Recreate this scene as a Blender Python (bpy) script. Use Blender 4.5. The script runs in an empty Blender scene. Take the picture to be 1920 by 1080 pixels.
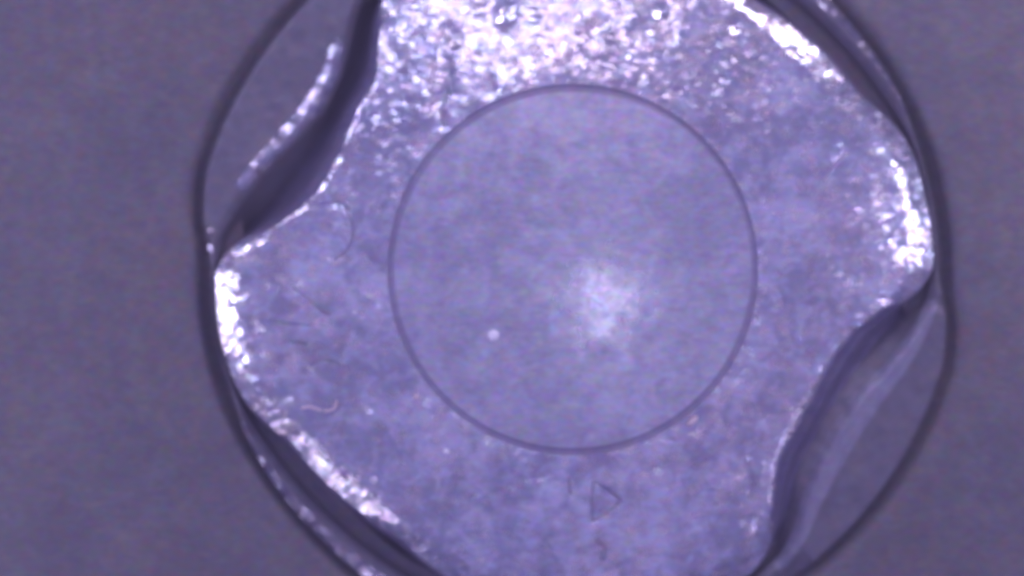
import bpy, math, random
import numpy as np
from mathutils import Vector, noise as mn

random.seed(7)
sc = bpy.context.scene
R = math.radians
# ---------------------------------------------------------------- camera
# scale: 1 unit = 1 mm on the part (100 photo pixels)
CAM_Z, FOCUS_Z = 34.0, 0.76
cd = bpy.data.cameras.new('camera')
cam = bpy.data.objects.new('camera', cd); sc.collection.objects.link(cam)
cam.location = (0, 0, CAM_Z)
cd.sensor_width = 36
cd.lens = 36 * (CAM_Z - FOCUS_Z) / 19.2
cd.clip_start, cd.clip_end = 0.5, 200
cd.dof.use_dof = True
cd.dof.focus_distance = CAM_Z - 0.72
cd.dof.aperture_fstop = 0.015
sc.camera = cam
# ---------------------------------------------------------------- light: dim violet surround, a ring of small LEDs, each set for one highlight
w = bpy.data.worlds.new('World'); sc.world = w; w.use_nodes = True
bg = w.node_tree.nodes['Background']
bg.inputs['Strength'].default_value = 0.70
_nt = w.node_tree                       # light comes from the white-violet hood above; it dims evenly towards the horizon
_tc = _nt.nodes.new('ShaderNodeTexCoord'); _sx = _nt.nodes.new('ShaderNodeSeparateXYZ'); _cr = _nt.nodes.new('ShaderNodeValToRGB')
_nt.links.new(_tc.outputs['Generated'], _sx.inputs[0]); _nt.links.new(_sx.outputs['Z'], _cr.inputs[0]); _nt.links.new(_cr.outputs[0], bg.inputs['Color'])
_cr.color_ramp.elements[0].position = 0.0; _cr.color_ramp.elements[0].color = (0.06, 0.046, 0.20, 1)
_cr.color_ramp.elements[1].position = 0.95; _cr.color_ramp.elements[1].color = (0.46, 0.39, 1.06, 1)
HC = Vector((1.20, 0.37, 0.0))          # centre of the round head


def lamp(name, az, zen, dist, power, size, col):
    ld = bpy.data.lights.new(name, 'AREA')
    ld.shape = 'DISK'; ld.size = size; ld.energy = power; ld.color = col
    o = bpy.data.objects.new(name, ld); sc.collection.objects.link(o)
    d = Vector((math.sin(R(zen)) * math.cos(R(az)), math.sin(R(zen)) * math.sin(R(az)), math.cos(R(zen))))
    o.location = HC + d * dist
    o.rotation_euler = d.to_track_quat('Z', 'Y').to_euler()


LED = (0.70, 0.64, 1.0)
WARM = (0.84, 0.71, 1.0)
for az, zen, pw, size, col in ((113, 34, 500, 1.6, LED), (86, 34, 500, 1.6, WARM), (54, 62, 2100, 1.6, WARM), (8, 60, 1100, 4.0, LED),
                               (187, 64, 1250, 1.6, LED), (224, 62, 380, 1.6, WARM), (325, 52, 180, 1.6, LED), (146, 60, 750, 1.6, LED)):
    lamp('highlight_led', az, zen, 26, pw, size, col)
lamp('highlight_led', 329, 5.1, 26, 105, 1.9, (0.8, 0.76, 1.0))  # lamp near the axis, inside the ring, added for the disc's glow
sc.view_settings.view_transform = 'Standard'
sc.view_settings.look = 'None'
sc.view_settings.exposure = 0
sc.view_settings.gamma = 1
sc.render.resolution_x, sc.render.resolution_y = 1024, 576
sc.render.engine = 'CYCLES'
sc.cycles.pixel_filter_type = 'BLACKMAN_HARRIS'
sc.cycles.filter_width = 5.2


# ---------------------------------------------------------------- helpers
def P(px, py):                                    # a point of the photograph as millimetres on the part
    return ((px - 960) / 100.0, (540 - py) / 100.0)


def periodic(tab):                                # radius table over a half turn -> smooth function
    th = np.array([t for t, _ in tab], float); r = np.array([v for _, v in tab], float) / 100
    fine = np.arange(0, 180, 0.5)
    v = np.interp(fine, th, r, period=180)
    k = np.hanning(11); k /= k.sum()
    v = np.convolve(np.concatenate([v[-5:], v, v[:5]]), k, 'valid')
    return lambda t: np.interp(np.degrees(t) % 180, fine, v, period=180)


RP = periodic([(0, 687), (8, 690), (18, 688), (23, 676), (27, 656), (31, 636), (46, 620), (57, 612), (65, 632), (75, 648), (100, 664),
               (118, 668), (121, 660), (124, 640), (128, 602), (132, 556), (136, 520), (140, 504), (147, 493),
               (154, 489), (161, 503), (167, 530), (172, 585), (176, 650)])
RW = periodic([(0, 690), (10, 693), (20, 693), (27, 691), (31, 684), (42, 676), (56, 677), (70, 685), (100, 690),
               (118, 690), (121, 689), (126, 680), (131, 650), (135, 622), (140, 600), (148, 585), (156, 596), (163, 628),
               (170, 662), (175, 684)])
RF = periodic([(0, 695), (20, 697), (28, 700), (45, 704), (60, 712), (90, 718), (120, 720), (135, 720), (155, 722),
               (165, 724), (172, 712), (177, 698)])
RB = periodic([(0, 718), (20, 718), (45, 724), (60, 736), (90, 742), (120, 744), (135, 743), (155, 748),
               (165, 750), (172, 738), (177, 722)])
RG = 3.42                                         # the turned disc in the middle
GC = Vector((-0.06, -0.03, 0))                    # its centre, against the head's


def fbm(x, y, s, seed, oct_=2):
    out = np.zeros(x.shape).ravel()
    xf, yf = x.ravel() * s, y.ravel() * s
    for i in range(len(xf)):
        a = mn.noise((xf[i], yf[i], seed))
        if oct_ > 1: a += 0.5 * mn.noise((xf[i] * 2.1, yf[i] * 2.1, seed + 5))
        out[i] = a
    return out.reshape(x.shape)


def seg_dist(x, y, pts):
    d = np.full(x.shape, 99.0)
    for (ax, ay), (bx, by) in zip(pts[:-1], pts[1:]):
        vx, vy = bx - ax, by - ay
        L = vx * vx + vy * vy + 1e-9
        t = np.clip(((x - ax) * vx + (y - ay) * vy) / L, 0, 1)
        d = np.minimum(d, np.hypot(x - ax - t * vx, y - ay - t * vy))
    return d


def arc(cx, cy, r, a0, a1, n=14):
    return [(cx + r * math.cos(R(a0 + (a1 - a0) * i / n)), cy - r * math.sin(R(a0 + (a1 - a0) * i / n))) for i in range(n + 1)]


# scratches, stamped marks and dents of the photo: (points in photo pixels, half width, depth)
MARKS = [
    ([(1113, 902), (1163, 938), (1113, 978), (1113, 902)], 0.070, 0.050),
    ([(1066, 893), (1070, 926)], 0.07, 0.035),
    ([(872, 966), (930, 925), (985, 898), (1040, 890)], 0.06, 0.030),
    ([(1128, 1014), (1132, 1050)], 0.10, 0.05),
    ([(1090, 1040), (1130, 1080), (1180, 1060)], 0.08, 0.04),
    ([(1165, 1015), (1150, 1040)], 0.07, 0.03),
    (arc(604, 432, 58, 60, -70), 0.07, 0.035),
    (arc(604, 432, 58, 160, 100), 0.06, 0.025),
    (arc(682, 582, 24, 0, 360), 0.06, -0.030),
    ([(498, 596), (540, 606), (585, 608)], 0.08, 0.03),
    ([(540, 545), (590, 572), (612, 585)], 0.10, 0.03),
    ([(545, 640), (572, 645)], 0.08, 0.03),
    (arc(610, 720, 45, 150, 40), 0.05, 0.022),
    ([(838, 110), (842, 150), (826, 200), (832, 240)], 0.08, 0.045),
    ([(760, 186), (800, 192), (838, 176)], 0.07, 0.035),
    ([(946, 14), (946, 30)], 0.14, 0.16), ([(838, 52), (846, 62)], 0.11, 0.13), ([(853, 77), (853, 80)], 0.08, 0.10),
    ([(1243, 17), (1247, 17)], 0.10, 0.12), ([(1378, 44), (1382, 42)], 0.10, 0.06),
    ([(1545, 345), (1575, 305), (1590, 285)], 0.14, 0.018),
    ([(735, 480), (690, 520)], 0.06, 0.015),
    ([(575, 385), (640, 378), (656, 395)], 0.06, 0.03),
    ([(1034, 392), (1088, 386)], 0.05, -0.012),
    ([(855, 545), (900, 560), (990, 590)], 0.06, 0.006),
]
MARKS = [([P(*p) for p in pts], wd * 1.2, dp) for pts, wd, dp in MARKS]


def relief(x, y, amp=1.0):
    z = 0.012 * amp * fbm(x, y, 1.6, 3.0) + 0.002 * amp * fbm(x, y, 5.0, 9.0, 1)
    for pts, wd, dp in MARKS:
        xs = [p[0] for p in pts]; ys = [p[1] for p in pts]
        m = (x > min(xs) - 0.4) & (x < max(xs) + 0.4) & (y > min(ys) - 0.4) & (y < max(ys) + 0.4)
        if m.any():
            d = seg_dist(x[m], y[m], pts)
            z[m] -= dp * 0.5 * min(amp, 1) * np.exp(-(d / wd) ** 2)
    return z


def grid_mesh(name, X, Y, Z, mat, parent=None, origin=(0, 0, 0), close=None):
    """X, Y, Z: rows (inner to outer) by columns (round the turn); closed round the turn. close: also fill the first row to a point"""
    nr, nt = X.shape
    v = np.stack([X - origin[0], Y - origin[1], Z - origin[2]], -1).reshape(-1, 3)
    i = np.arange(nr - 1)[:, None] * nt; j = np.arange(nt)[None, :]; j2 = (j + 1) % nt
    q = np.stack([i + j, i + nt + j, i + nt + j2, i + j2], -1).reshape(-1, 4)
    faces = q.tolist()
    vv = v.tolist()
    if close is not None:
        vv.append([close[0] - origin[0], close[1] - origin[1], close[2] - origin[2]])
        c = len(vv) - 1
        faces += [[c, a, (a + 1) % nt] for a in range(nt)]
    me = bpy.data.meshes.new(name)
    me.from_pydata(vv, [], faces)
    me.polygons.foreach_set('use_smooth', [True] * len(me.polygons))
    me.materials.append(mat); me.update()
    o = bpy.data.objects.new(name, me); sc.collection.objects.link(o)
    if parent: o.parent = parent
    else: o.location = origin
    return o


# ---------------------------------------------------------------- materials
def N(nt, t, **kw):
    n = nt.nodes.new(t)
    for k, v in kw.items():
        if k.startswith('i_'): n.inputs[k[2:].replace('_', ' ')].default_value = v
        else: setattr(n, k, v)
    return n


def math_n(nt, op, a, b=None, clamp=False):
    n = N(nt, 'ShaderNodeMath', operation=op, use_clamp=clamp)
    for k, v in ((0, a), (1, b)):
        if v is None: continue
        if hasattr(v, 'links') or isinstance(v, bpy.types.NodeSocket): nt.links.new(v, n.inputs[k])
        else: n.inputs[k].default_value = v
    return n.outputs[0]


def ramp(nt, src, stops):
    n = N(nt, 'ShaderNodeValToRGB'); nt.links.new(src, n.inputs[0])
    e = n.color_ramp.elements
    while len(e) < len(stops): e.new(0.5)
    for k, (p, c) in enumerate(stops):
        e[k].position = p; e[k].color = (*c, 1) if len(c) == 3 else c
    return n.outputs[0]


def metal(name, base, stain, metallic, rough, grain_amp, facet, facet_scale, rings=False, stain_lo=0.5, bump=0.11, mott=0.4):
    m = bpy.data.materials.new(name); m.use_nodes = True
    nt = m.node_tree; L = nt.links
    b = nt.nodes['Principled BSDF']
    co = N(nt, 'ShaderNodeTexCoord').outputs['Object']
    # warp the coordinates so that the facets come out as torn, slanting flecks
    wn = N(nt, 'ShaderNodeTexNoise'); wn.inputs['Scale'].default_value = 5.0; wn.inputs['Detail'].default_value = 2; L.new(co, wn.inputs['Vector'])
    wv = N(nt, 'ShaderNodeVectorMath', operation='MULTIPLY_ADD'); L.new(wn.outputs['Color'], wv.inputs[0])
    wv.inputs[1].default_value = (0.14, 0.14, 0); L.new(co, wv.inputs[2])
    mp = N(nt, 'ShaderNodeMapping'); mp.inputs['Rotation'].default_value = (0, 0, R(-28)); mp.inputs['Scale'].default_value = (0.72, 1.25, 1)
    L.new(wv.outputs[0], mp.inputs['Vector'])
    vo = N(nt, 'ShaderNodeTexVoronoi'); vo.inputs['Scale'].default_value = facet_scale; L.new(mp.outputs[0], vo.inputs['Vector'])
    sub = N(nt, 'ShaderNodeVectorMath', operation='SUBTRACT'); L.new(vo.outputs['Color'], sub.inputs[0]); sub.inputs[1].default_value = (0.5, 0.5, 0.5)
    # facets are stronger in some patches than in others
    pn = N(nt, 'ShaderNodeTexNoise'); pn.inputs['Scale'].default_value = 1.1; pn.inputs['Detail'].default_value = 3; L.new(co, pn.inputs['Vector'])
    amt = math_n(nt, 'MULTIPLY', ramp(nt, pn.outputs['Fac'], [(0.35, (0.45,) * 3), (0.62, (1, 1, 1))]), facet)
    mul = N(nt, 'ShaderNodeVectorMath', operation='SCALE'); L.new(sub.outputs[0], mul.inputs[0]); L.new(amt, mul.inputs['Scale'])
    # fine bump
    fn = N(nt, 'ShaderNodeTexNoise'); fn.inputs['Scale'].default_value = 9; fn.inputs['Detail'].default_value = 5; fn.inputs['Roughness'].default_value = 0.65
    L.new(co, fn.inputs['Vector'])
    height = fn.outputs['Fac']
    if rings:
        off = N(nt, 'ShaderNodeVectorMath', operation='SUBTRACT'); L.new(co, off.inputs[0]); off.inputs[1].default_value = (0.52, -0.62, 1.64)
        ln = N(nt, 'ShaderNodeVectorMath', operation='LENGTH'); L.new(off.outputs[0], ln.inputs[0])
        rn = N(nt, 'ShaderNodeTexNoise', noise_dimensions='1D'); rn.inputs['Scale'].default_value = 9; rn.inputs['Detail'].default_value = 3
        L.new(ln.outputs['Value'], rn.inputs['W'])
        fade = math_n(nt, 'MULTIPLY', pn.outputs['Fac'], 1.5)
        height = math_n(nt, 'ADD', height, math_n(nt, 'MULTIPLY', rn.outputs['Fac'], fade))
    bp = N(nt, 'ShaderNodeBump'); bp.inputs['Strength'].default_value = bump; bp.inputs['Distance'].default_value = 0.05; L.new(height, bp.inputs['Height'])
    add = N(nt, 'ShaderNodeVectorMath', operation='ADD'); L.new(bp.outputs[0], add.inputs[0]); L.new(mul.outputs[0], add.inputs[1])
    nrm = N(nt, 'ShaderNodeVectorMath', operation='NORMALIZE'); L.new(add.outputs[0], nrm.inputs[0]); L.new(nrm.outputs[0], b.inputs['Normal'])
    # colour: base, warm tarnish, fine cool/warm grain
    sn = N(nt, 'ShaderNodeTexNoise'); sn.inputs['Scale'].default_value = 3.2; sn.inputs['Detail'].default_value = 5; sn.inputs['Roughness'].default_value = 0.62; L.new(co, sn.inputs['Vector'])
    big = N(nt, 'ShaderNodeTexNoise'); big.inputs['Scale'].default_value = 0.35; big.inputs['Detail'].default_value = 2; L.new(co, big.inputs['Vector'])
    s = math_n(nt, 'ADD', sn.outputs['Fac'], math_n(nt, 'MULTIPLY', big.outputs['Fac'], 0.5))
    sf = ramp(nt, s, [(stain_lo + 0.25, (0, 0, 0)), (stain_lo + 0.45, (1, 1, 1))])
    mix = N(nt, 'ShaderNodeMix', data_type='RGBA'); L.new(sf, mix.inputs['Factor']); mix.inputs['A'].default_value = (*base, 1); mix.inputs['B'].default_value = (*stain, 1)
    gm = N(nt, 'ShaderNodeMapping'); gm.inputs['Scale'].default_value = (5, 11, 5); L.new(co, gm.inputs['Vector'])
    gn = N(nt, 'ShaderNodeTexNoise'); gn.inputs['Scale'].default_value = 1.0; gn.inputs['Detail'].default_value = 4; gn.inputs['Roughness'].default_value = 0.7; L.new(gm.outputs[0], gn.inputs['Vector'])
    gc = N(nt, 'ShaderNodeVectorMath', operation='SUBTRACT'); L.new(gn.outputs['Color'], gc.inputs[0]); gc.inputs[1].default_value = (0.5, 0.5, 0.5)
    gs = N(nt, 'ShaderNodeVectorMath', operation='SCALE'); L.new(gc.outputs[0], gs.inputs[0]); gs.inputs['Scale'].default_value = grain_amp
    ga = N(nt, 'ShaderNodeVectorMath', operation='ADD'); L.new(gs.outputs[0], ga.inputs[0]); ga.inputs[1].default_value = (1, 1, 1)
    cm = N(nt, 'ShaderNodeVectorMath', operation='MULTIPLY'); L.new(mix.outputs['Result'], cm.inputs[0]); L.new(ga.outputs[0], cm.inputs[1])
    # blotchy oxide: soft patches of two sizes
    m1 = N(nt, 'ShaderNodeTexNoise'); m1.inputs['Scale'].default_value = 2.4; m1.inputs['Detail'].default_value = 6; m1.inputs['Roughness'].default_value = 0.68
    m1.inputs['Distortion'].default_value = 0.6; L.new(co, m1.inputs['Vector'])
    m2 = N(nt, 'ShaderNodeTexNoise'); m2.inputs['Scale'].default_value = 0.55; m2.inputs['Detail'].default_value = 2; L.new(co, m2.inputs['Vector'])
    ms = math_n(nt, 'ADD', math_n(nt, 'MULTIPLY', m1.outputs['Fac'], 0.62), math_n(nt, 'MULTIPLY', m2.outputs['Fac'], 0.38))
    mo = ramp(nt, ms, [(0.43, (1 - 0.42 * mott, 1 - 0.42 * mott, 1 - 0.36 * mott)), (0.59, (1 + 0.0 * mott,) * 3)])
    cm2 = N(nt, 'ShaderNodeVectorMath', operation='MULTIPLY'); L.new(cm.outputs[0], cm2.inputs[0]); L.new(mo, cm2.inputs[1])
    L.new(cm2.outputs[0], b.inputs['Base Color'])
    b.inputs['Metallic'].default_value = metallic
    rr = ramp(nt, sn.outputs['Fac'], [(0.3, (rough - 0.06,) * 3), (0.7, (rough + 0.08,) * 3)])
    if rings:            # a smoother spot of ragged outline, added to shape the glow amid the turning marks
        dn = N(nt, 'ShaderNodeTexNoise'); dn.inputs['Scale'].default_value = 2.6; dn.inputs['Detail'].default_value = 4; L.new(co, dn.inputs['Vector'])
        dd = math_n(nt, 'ADD', math_n(nt, 'MULTIPLY', ln.outputs['Value'], 0.48), math_n(nt, 'MULTIPLY', dn.outputs['Fac'], 0.75))
        k = ramp(nt, dd, [(0.50, (1, 1, 1)), (0.80, (0.45,) * 3), (1.0, (0, 0, 0))])
        mr = N(nt, 'ShaderNodeMix', data_type='FLOAT'); L.new(k, mr.inputs[0]); L.new(rr, mr.inputs[2]); mr.inputs[3].default_value = 0.2
        rr = mr.outputs[0]
    L.new(rr, b.inputs['Roughness'])
    return m


M_FACE = metal('cast_metal', (0.75, 0.77, 0.77), (0.76, 0.69, 0.65), 0.85, 0.23, 0.9, 0.25, 11, stain_lo=0.45, mott=1.0)
M_GLINT = metal('glint_bevel', (0.36, 0.355, 0.40), (0.40, 0.35, 0.36), 0.85, 0.20, 0.8, 0.34, 11, stain_lo=0.48)
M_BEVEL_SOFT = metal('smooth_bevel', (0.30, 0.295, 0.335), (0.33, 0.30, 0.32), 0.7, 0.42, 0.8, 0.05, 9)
M_WALL_SHADE = metal('shaded_wall_metal', (0.25, 0.23, 0.34), (0.27, 0.24, 0.32), 0.7, 0.5, 0.8, 0.02, 9, bump=0.04)
M_RING_SHADE = metal('groove_shade_metal', (0.33, 0.31, 0.40), (0.36, 0.32, 0.38), 0.6, 0.55, 0.8, 0.05, 9)
M_DISC = metal('turned_metal', (0.58, 0.58, 0.61), (0.60, 0.56, 0.57), 0.85, 0.36, 1.2, 0.0, 9, rings=True, stain_lo=0.58, bump=0.02, mott=0.6)
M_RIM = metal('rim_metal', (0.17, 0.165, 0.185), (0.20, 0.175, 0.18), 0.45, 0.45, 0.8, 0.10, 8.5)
M_PLATE = metal('matte_plate', (0.156, 0.150, 0.164), (0.190, 0.160, 0.155), 0.3, 0.6, 1.6, 0.06, 7, stain_lo=0.45)


def plain(name, col, rough=0.5):
    m = bpy.data.materials.new(name); m.use_nodes = True
    nt = m.node_tree; b = nt.nodes['Principled BSDF']
    n = N(nt, 'ShaderNodeTexNoise'); n.inputs['Scale'].default_value = 25
    nt.links.new(N(nt, 'ShaderNodeTexCoord').outputs['Object'], n.inputs['Vector'])
    nt.links.new(ramp(nt, n.outputs['Fac'], [(0.3, tuple(c * 0.85 for c in col)), (0.7, col)]), b.inputs['Base Color'])
    b.inputs['Roughness'].default_value = rough
    return m


M_WHITE = plain('white_dust', (1.0, 1.0, 0.98), 0.3)
_b = M_WHITE.node_tree.nodes['Principled BSDF']; _b.inputs['Roughness'].default_value = 0.35
M_LINT = plain('pale_lint', (0.75, 0.62, 0.60), 0.7)
M_MARK = metal('mark_metal', (0.42, 0.41, 0.46), (0.46, 0.41, 0.42), 0.8, 0.36, 1.2, 0.12, 9, mott=0.8)

# ---------------------------------------------------------------- the plate round the head, with its bore
hx, hy = HC.x, HC.y
NT = 900
th = np.linspace(0, 2 * np.pi, NT, endpoint=False)
ct, st = np.cos(th), np.sin(th)
rb = RB(th) * 1.012 - 0.075
rows_r, rows_z = [], []
for rad, z in ((-0.9, -0.34), (-0.13, -0.34), (-0.10, -0.33), (-0.05, -0.27), (0.0, -0.20), (0.04, -0.11), (0.08, -0.06), (0.12, -0.03), (0.18, -0.01), (0.26, 0.0)):
    rows_r.append(rb + rad); rows_z.append(np.full(NT, z))
for k in np.linspace(0.03, 1, 90) ** 1.4:
    rows_r.append((rb + 0.26) * (1 - k) + 20.0 * k + 0 * th); rows_z.append(np.zeros(NT))
RR, ZZ = np.array(rows_r), np.array(rows_z)
X, Y = hx + RR * ct, hy + RR * st
ZZ = ZZ + 0.02 * fbm(X, Y, 0.7, 21.0)
plate = grid_mesh('plate_surface', X, Y, ZZ, M_PLATE)
plate['kind'] = 'structure'
plate['label'] = 'dull violet grey plate around the round metal head'

# ---------------------------------------------------------------- the head
head = bpy.data.objects.new('screw_head', None); sc.collection.objects.link(head)
head.location = (hx, hy, -0.85)
head.empty_display_size = 1
ORG = (hx, hy, -0.85)
head['label'] = 'round cast metal one-way screw head with two ramped side cutouts and a smooth centre disc'
head['category'] = 'screw'


def dome(r):
    return 0.80 - 0.02 * (r / 3.4) ** 2 - 0.42 * np.clip((r - 3.3) / 3.5, 0, 2) ** 1.5


NT = 1300
th = np.linspace(0, 2 * np.pi, NT, endpoint=False)
ct, st = np.cos(th), np.sin(th)
rp, rw, rf = RP(th), RW(th), RF(th)
wd = rw - rp
grow = np.clip(wd / 0.5, 0, 1)
rw = rw * (1 + 0.010 * grow); rf = rf * (1 + 0.012 * grow); wd = rw - rp
# ragged edge of the casting
jit = np.array([0.02 * mn.noise((math.cos(t) * 14, math.sin(t) * 14, 1.0)) for t in th])
rp = rp + jit - 0.12 * np.exp(-((th * 57.3 + 180) % 360 - 183) ** 2 / 18 ** 2)
# a chamfer-like roll-over at the edge
cut = np.clip((0.80 - wd) / 0.15, 0, 1)
def bump_at(deg, width):
    return np.exp(-(((th * 57.29578 - deg + 180) % 360 - 180) / width) ** 2)


soft = bump_at(322, 40)                                       # the lower right cutout is shallower and rounder
fil = 0.30 + 0.20 * cut + 0.12 * soft
z_edge = dome(rp)
zv = z_edge - np.clip(wd * 2.2 + 0.30, 0, 1.25) * (1 - 0.42 * np.exp(-(((th * 57.29578 - 322 + 180) % 360 - 180) / 40) ** 2))              # valley floor
rp = rp + 0.22 * bump_at(146, 17) + 0.36 * np.exp(-(((th * 57.29578 - 331 + 180) % 360 - 180) / 27) ** 2)
rv = rp + 0.5 * (rw - rp)
# inner radius of the face follows the centre groove (its centre is a little off)
a = GC.x * ct + GC.y * st
rin = a + np.sqrt(a * a - GC.length_squared + RG ** 2) + 0.045
rows_r, rows_z = [rin + 0.0, rin + 0.001, rin + 0.02], [dome(rin) - 0.3, dome(rin) - 0.004, dome(rin)]
for k in np.linspace(0.012, 1, 118):
    r = (rin + 0.03) * (1 - k) + (rp - fil) * k
    rows_r.append(r); rows_z.append(dome(r))
z0 = dome(rp - fil)
for k in np.linspace(0.1, 1, 12):                             # shoulder
    rows_r.append(rp - fil + fil * k); rows_z.append(z0 - fil * (0.55 - 0.12 * cut) * k ** (2.1 - 0.9 * cut))
zs = rows_z[-1]
for k in np.linspace(0.08, 1, 14):                            # ramped wall down into the valley
    e = k - 0.10 * math.sin(2 * math.pi * k)
    rows_r.append(rp * (1 - k) + rv * k); rows_z.append(zs * (1 - e) + zv * e)
RR, ZZ = np.array(rows_r), np.array(rows_z)
X, Y = hx + RR * ct, hy + RR * st
rel = relief(X, Y, 1.3)
ZZ = ZZ + rel * np.clip((RR - rin) / 0.2, 0.2, 1)
face = grid_mesh('raised_face', X, Y, ZZ, M_FACE, head, ORG)
face.data.materials.append(M_WALL_SHADE); face.data.materials.append(M_RING_SHADE)                              # the cutout walls are smooth, their shade darkened into the colour
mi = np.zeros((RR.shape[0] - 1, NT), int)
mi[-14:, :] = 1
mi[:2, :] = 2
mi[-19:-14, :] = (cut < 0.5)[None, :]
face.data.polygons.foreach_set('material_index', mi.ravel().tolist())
rel_last = rel[-1]

# flange: valley floor, lip, lens-shaped ledge, outer edge
rw = rw - 0.16 * bump_at(143, 12)
zl = np.maximum(0.02, zv + 0.03)
rows_r = [rv - 0.02, rv + 0.02]; rows_z = [zv - 0.03 + rel_last, zv - 0.01 + rel_last * 0.6]
cham = 0.17 * np.clip(wd / 0.4, 0, 1)                         # bevel between valley and ledge
rc = np.maximum(rw - cham * 0.6, rv + 0.03)
for k in np.linspace(0.15, 1, 8):
    rows_r.append((rv + 0.02) * (1 - k) + rc * k); rows_z.append((zv - 0.01) * (1 - k) + (zl - cham * 0.58) * k)
for k in np.linspace(0.15, 1, 7):
    rows_r.append(rc * (1 - k) + (rc + cham) * k); rows_z.append(zl - cham * 0.58 * (1 - k) ** 1.25)
rw = rc + cham
wl = rf - rw
lipa = 0.075 * np.clip((wd - 0.4) / 0.3, 0, 1) * (0.15 + bump_at(150, 13) + 0.5 * bump_at(322, 30))                  # a low rolled ridge along the bevel
sf = 0.55 * np.clip((0.80 - wd) / 0.15, 0, 1)                 # the narrow stretches slope outwards
for k in np.linspace(0.03, 0.88, 34):
    r = rw * (1 - k) + rf * k
    rows_r.append(r); rows_z.append(zl - sf * (r - rw) + lipa * (np.exp(-((r - rw - 0.04) / 0.14) ** 2) - 0.92))
ze = rows_z[-1]
for q, dz in ((0.92, 0.004), (0.955, 0.015), (0.98, 0.035), (0.995, 0.07), (1.0, 0.12)):
    rows_r.append(rw * (1 - q) + rf * q); rows_z.append(ze - dz)
for z in (-0.3, -0.6, -0.86): rows_r.append(rf + 0 * th); rows_z.append(np.full(NT, z))
RR, ZZ = np.array(rows_r), np.array(rows_z)
X, Y = hx + RR * ct, hy + RR * st
msk = np.ones(ZZ.shape); msk[:2] = 0; msk[-3:] = 0
ZZ = ZZ + 0.02 * fbm(X, Y, 2.2, 13.0) * msk
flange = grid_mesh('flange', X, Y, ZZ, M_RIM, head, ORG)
flange.data.materials.append(M_GLINT); flange.data.materials.append(M_BEVEL_SOFT)                          # brighter metal puts the glints of bevel and narrow stretches into the colour
mi = np.zeros((RR.shape[0] - 1, NT), int)
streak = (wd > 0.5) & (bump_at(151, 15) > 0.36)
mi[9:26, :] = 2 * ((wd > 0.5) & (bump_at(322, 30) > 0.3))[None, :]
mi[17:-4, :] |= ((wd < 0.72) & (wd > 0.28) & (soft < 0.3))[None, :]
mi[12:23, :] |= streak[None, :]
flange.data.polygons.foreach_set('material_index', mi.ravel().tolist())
flange['label'] = 'darker ledge around the raised face, widest in the two cutouts'

# centre disc: smooth, faintly turned
NT = 400
th = np.linspace(0, 2 * np.pi, NT, endpoint=False); ct, st = np.cos(th), np.sin(th)
rd = RG - 0.05
rows_r = [k * (rd - 0.03) for k in np.linspace(0.02, 1, 90)]
rows_z = [0.80 - 0.045 * (r / 3.4) ** 2 for r in rows_r]
zq = rows_z[-1]
rows_r += [rd - 0.001, rd, rd]; rows_z += [zq, zq - 0.004, zq - 0.3]
RR = np.array(rows_r)[:, None] + 0 * th; ZZ = np.array(rows_z)[:, None] + 0 * th
cx, cy = hx + GC.x, hy + GC.y
X, Y = cx + RR * ct, cy + RR * st
ZZ = ZZ + relief(X, Y, 0.22)
disc = grid_mesh('centre_disc', X, Y, ZZ, M_DISC, head, ORG, close=(cx, cy, ZZ[0].mean()))
disc.data.materials.append(M_RING_SHADE)
mi = [0] * len(disc.data.polygons); nq = (RR.shape[0] - 1) * NT
for i_ in range(nq - 3 * NT, nq): mi[i_] = 1
disc.data.polygons.foreach_set('material_index', mi)
# floor of the fine ring groove between disc and face, shade put into its colour
rg = np.array([RG - 0.10, RG - 0.03, RG + 0.03, RG + 0.10])[:, None] + 0 * th
gro = grid_mesh('ring_groove', cx + rg * ct, cy + rg * st, np.full(rg.shape, 0.74), M_RING_SHADE, head, ORG)


# darker ribbons along the stamped and scratched lines of the face
def ribbon(name, pts, half, lift=0.007, label=None):
    q = []
    for (ax, ay), (bx, by) in zip(pts[:-1], pts[1:]):
        n = max(2, int(math.hypot(bx - ax, by - ay) / 4))
        q += [(ax + (bx - ax) * i / n, ay + (by - ay) * i / n) for i in range(n)]
    q.append(pts[-1])
    q = np.array([P(*p) for p in q]); m = len(q)
    tg = np.gradient(q, axis=0); tg /= np.linalg.norm(tg, axis=1)[:, None] + 1e-9
    nn = np.stack([-tg[:, 1], tg[:, 0]], 1)
    hw = np.array([half * (0.75 + 0.5 * mn.noise((x * 4, y * 4, 2.0))) for x, y in q])
    hw[0] *= 0.3; hw[-1] *= 0.3
    V = np.stack([q + nn * (hw * k)[:, None] for k in (-1, -0.4, 0.4, 1)], 1)      # m x 4 x 2
    X, Y = V[..., 0], V[..., 1]
    Z = dome(np.hypot(X - hx, Y - hy)) + relief(X, Y, 1.3) + lift
    Z[:, 0] -= lift * 0.7; Z[:, 3] -= lift * 0.7
    v = np.stack([X - ORG[0], Y - ORG[1], Z - ORG[2]], -1).reshape(-1, 3).tolist()
    f = [[i * 4 + j, i * 4 + j + 1, i * 4 + j + 5, i * 4 + j + 4][::-1] for i in range(m - 1) for j in range(3)]
    me = bpy.data.meshes.new(name); me.from_pydata(v, [], f)
    me.polygons.foreach_set('use_smooth', [True] * len(me.polygons)); me.materials.append(M_MARK); me.update()
    o = bpy.data.objects.new(name, me); sc.collection.objects.link(o); o.parent = head
    if label: o['label'] = label
    return o


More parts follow.
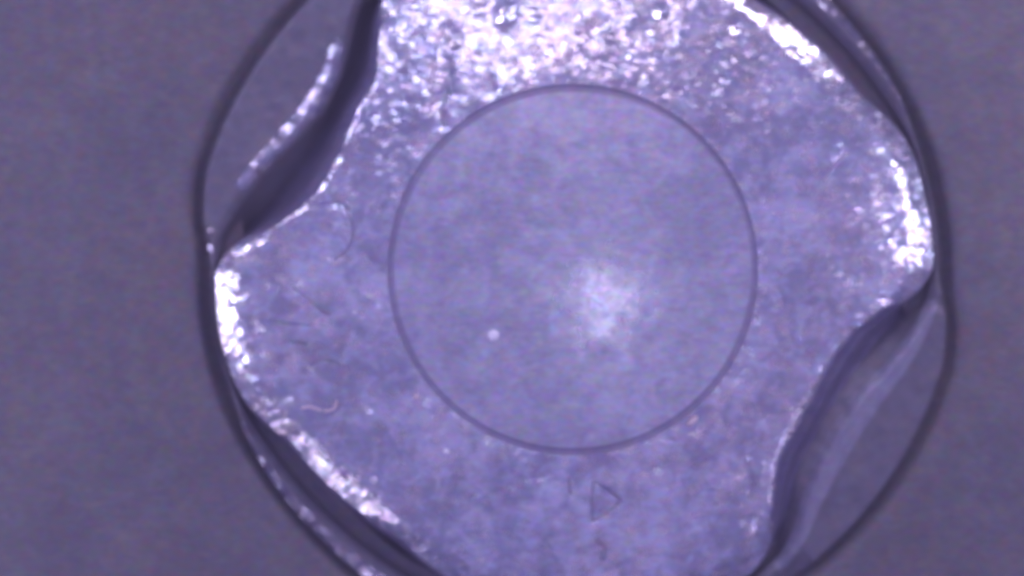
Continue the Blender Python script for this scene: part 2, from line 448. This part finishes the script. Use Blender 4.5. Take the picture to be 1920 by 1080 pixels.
ribbon('stamped_triangle', [(1113, 902), (1140, 918), (1165, 939), (1140, 962), (1112, 979), (1110, 940), (1113, 902)], 0.042)
for pts, hwid in (([(1066, 893), (1068, 910), (1070, 928)], 0.05),                   ([(838, 140), (842, 170), (828, 205), (832, 240)], 0.055), ([(760, 190), (785, 193), (812, 187), (838, 176)], 0.045),
                  (arc(604, 432, 58, 40, -70), 0.045), ([(498, 598), (540, 607), (585, 609)], 0.05),
                  ([(545, 538), (575, 560), (605, 585), (618, 590)], 0.06), ([(540, 640), (575, 645)], 0.06), (arc(610, 720, 45, 140, 50), 0.04),
                  ([(575, 386), (610, 380), (640, 379), (656, 393)], 0.05), ([(1118, 1012), (1136, 1030), (1130, 1056)], 0.08),
                  ([(1545, 340), (1572, 305), (1592, 283)], 0.05), ([(1690, 296), (1715, 292)], 0.05)):
    ribbon('scratch', pts, hwid)


# ---------------------------------------------------------------- dust and lint lying on the head
def surf_z(px, py):
    x, y = P(px, py)
    r = math.hypot(x - hx, y - hy)
    return float(dome(np.array(max(r, 0.0)))) if r > 3.4 else 0.80 - 0.045 * (r / 3.4) ** 2


def speck(name, px, py, s, label, mat, sx=1, sy=1, rz=0, seed=1, rag=0.25):
    import bmesh
    bm = bmesh.new(); bmesh.ops.create_icosphere(bm, subdivisions=3, radius=1)
    for v in bm.verts:
        k = 1 + rag * mn.noise(v.co * 1.7 + Vector((seed * 3.1, 0, 0)))
        v.co = Vector((v.co.x * k * s * sx, v.co.y * k * s * sy, v.co.z * k * s * 0.7))
    me = bpy.data.meshes.new(name); bm.to_mesh(me); bm.free()
    me.polygons.foreach_set('use_smooth', [True] * len(me.polygons)); me.materials.append(mat)
    o = bpy.data.objects.new(name, me); sc.collection.objects.link(o)
    x, y = P(px, py); o.location = (x, y, surf_z(px, py) + s * 0.45); o.rotation_euler[2] = R(rz)
    o['label'] = label; o['category'] = 'dust speck'
    return o


speck('dust_bead', 925.5, 629, 0.11, 'bright round white bead on the smooth centre disc, left of its pale glow', M_WHITE, rag=0.08)
speck('dust_flake', 837, 847, 0.055, 'tiny white flake on the cast face just below left of the ring groove', M_WHITE, 1.2, 0.7, -30, 2)
speck('dust_flake', 1298, 790, 0.10, 'pale angular flake at the lower right edge of the ring groove', M_LINT, 1.3, 0.55, 40, 3)
speck('dust_flake', 501, 759, 0.065, 'small white flake near the lower left rim, beside the bright sparkle', M_WHITE, 1.1, 0.8, 0, 4)
speck('dust_flake', 780, 745, 0.05, 'faint pinkish flake just outside the left lower ring groove', M_LINT, 1.1, 0.9, 0, 5)


def tube(name, pts, rad, mat, label, cat):
    cu = bpy.data.curves.new(name, 'CURVE'); cu.dimensions = '3D'; cu.bevel_depth = rad; cu.bevel_resolution = 3; cu.use_fill_caps = True
    s = cu.splines.new('NURBS'); s.points.add(len(pts) - 1); s.use_endpoint_u = True; s.order_u = 3; s.resolution_u = 6
    x0, y0 = P(*pts[0][:2])
    for p, q in zip(s.points, pts):
        x, y = P(q[0], q[1]); p.co = (x - x0, y - y0, q[2], 1)
    t = bpy.data.objects.new(name, cu)
    dg = None
    sc.collection.objects.link(t)
    bpy.context.view_layer.update()
    me = bpy.data.meshes.new_from_object(t.evaluated_get(bpy.context.evaluated_depsgraph_get()))
    me.name = name
    bpy.data.objects.remove(t)
    me.materials.clear(); me.materials.append(mat)
    o = bpy.data.objects.new(name, me); sc.collection.objects.link(o)
    o.location = (x0, y0, surf_z(*pts[0][:2]) + rad * 0.8)
    o['label'] = label; o['category'] = cat
    return o


tube('lint_fibre', [(606, 772, 0), (616, 772, 0.02), (628, 766, 0.04), (630, 752, 0.05)], 0.026, M_LINT,
     'short curled pale fibre lying on the lower left of the cast face', 'lint')
tube('lint_fibre', [(562, 768, 0), (575, 763, 0.0), (590, 768, 0.01), (602, 771, 0.01)], 0.03, M_LINT,
     'dull pink fibre scrap left of the curled white fibre', 'lint')

# ---------------------------------------------------------------- a thin volume added to stand in for the lens's veiling glare
me = bpy.data.meshes.new('veil')
x, y, z0_, z1_ = 30.0, 30.0, -2.5, 36.0
me.from_pydata([(a, b, c) for c in (z0_, z1_) for a, b in ((-x, -y), (x, -y), (x, y), (-x, y))], [],
               [(3, 2, 1, 0), (4, 5, 6, 7), (0, 1, 5, 4), (1, 2, 6, 5), (2, 3, 7, 6), (3, 0, 4, 7)])
hm = bpy.data.materials.new('veil'); hm.use_nodes = True
nt = hm.node_tree; nt.nodes.remove(nt.nodes['Principled BSDF'])
pv = nt.nodes.new('ShaderNodeVolumePrincipled')
pv.inputs['Color'].default_value = (0.9, 0.88, 0.96, 1); pv.inputs['Density'].default_value = 0.0025
nt.links.new(pv.outputs[0], nt.nodes['Material Output'].inputs['Volume'])
me.materials.append(hm)
ho = bpy.data.objects.new('veil', me); sc.collection.objects.link(ho); ho['kind'] = 'stuff'
ho['label'] = 'thin added haze in front of the whole part'
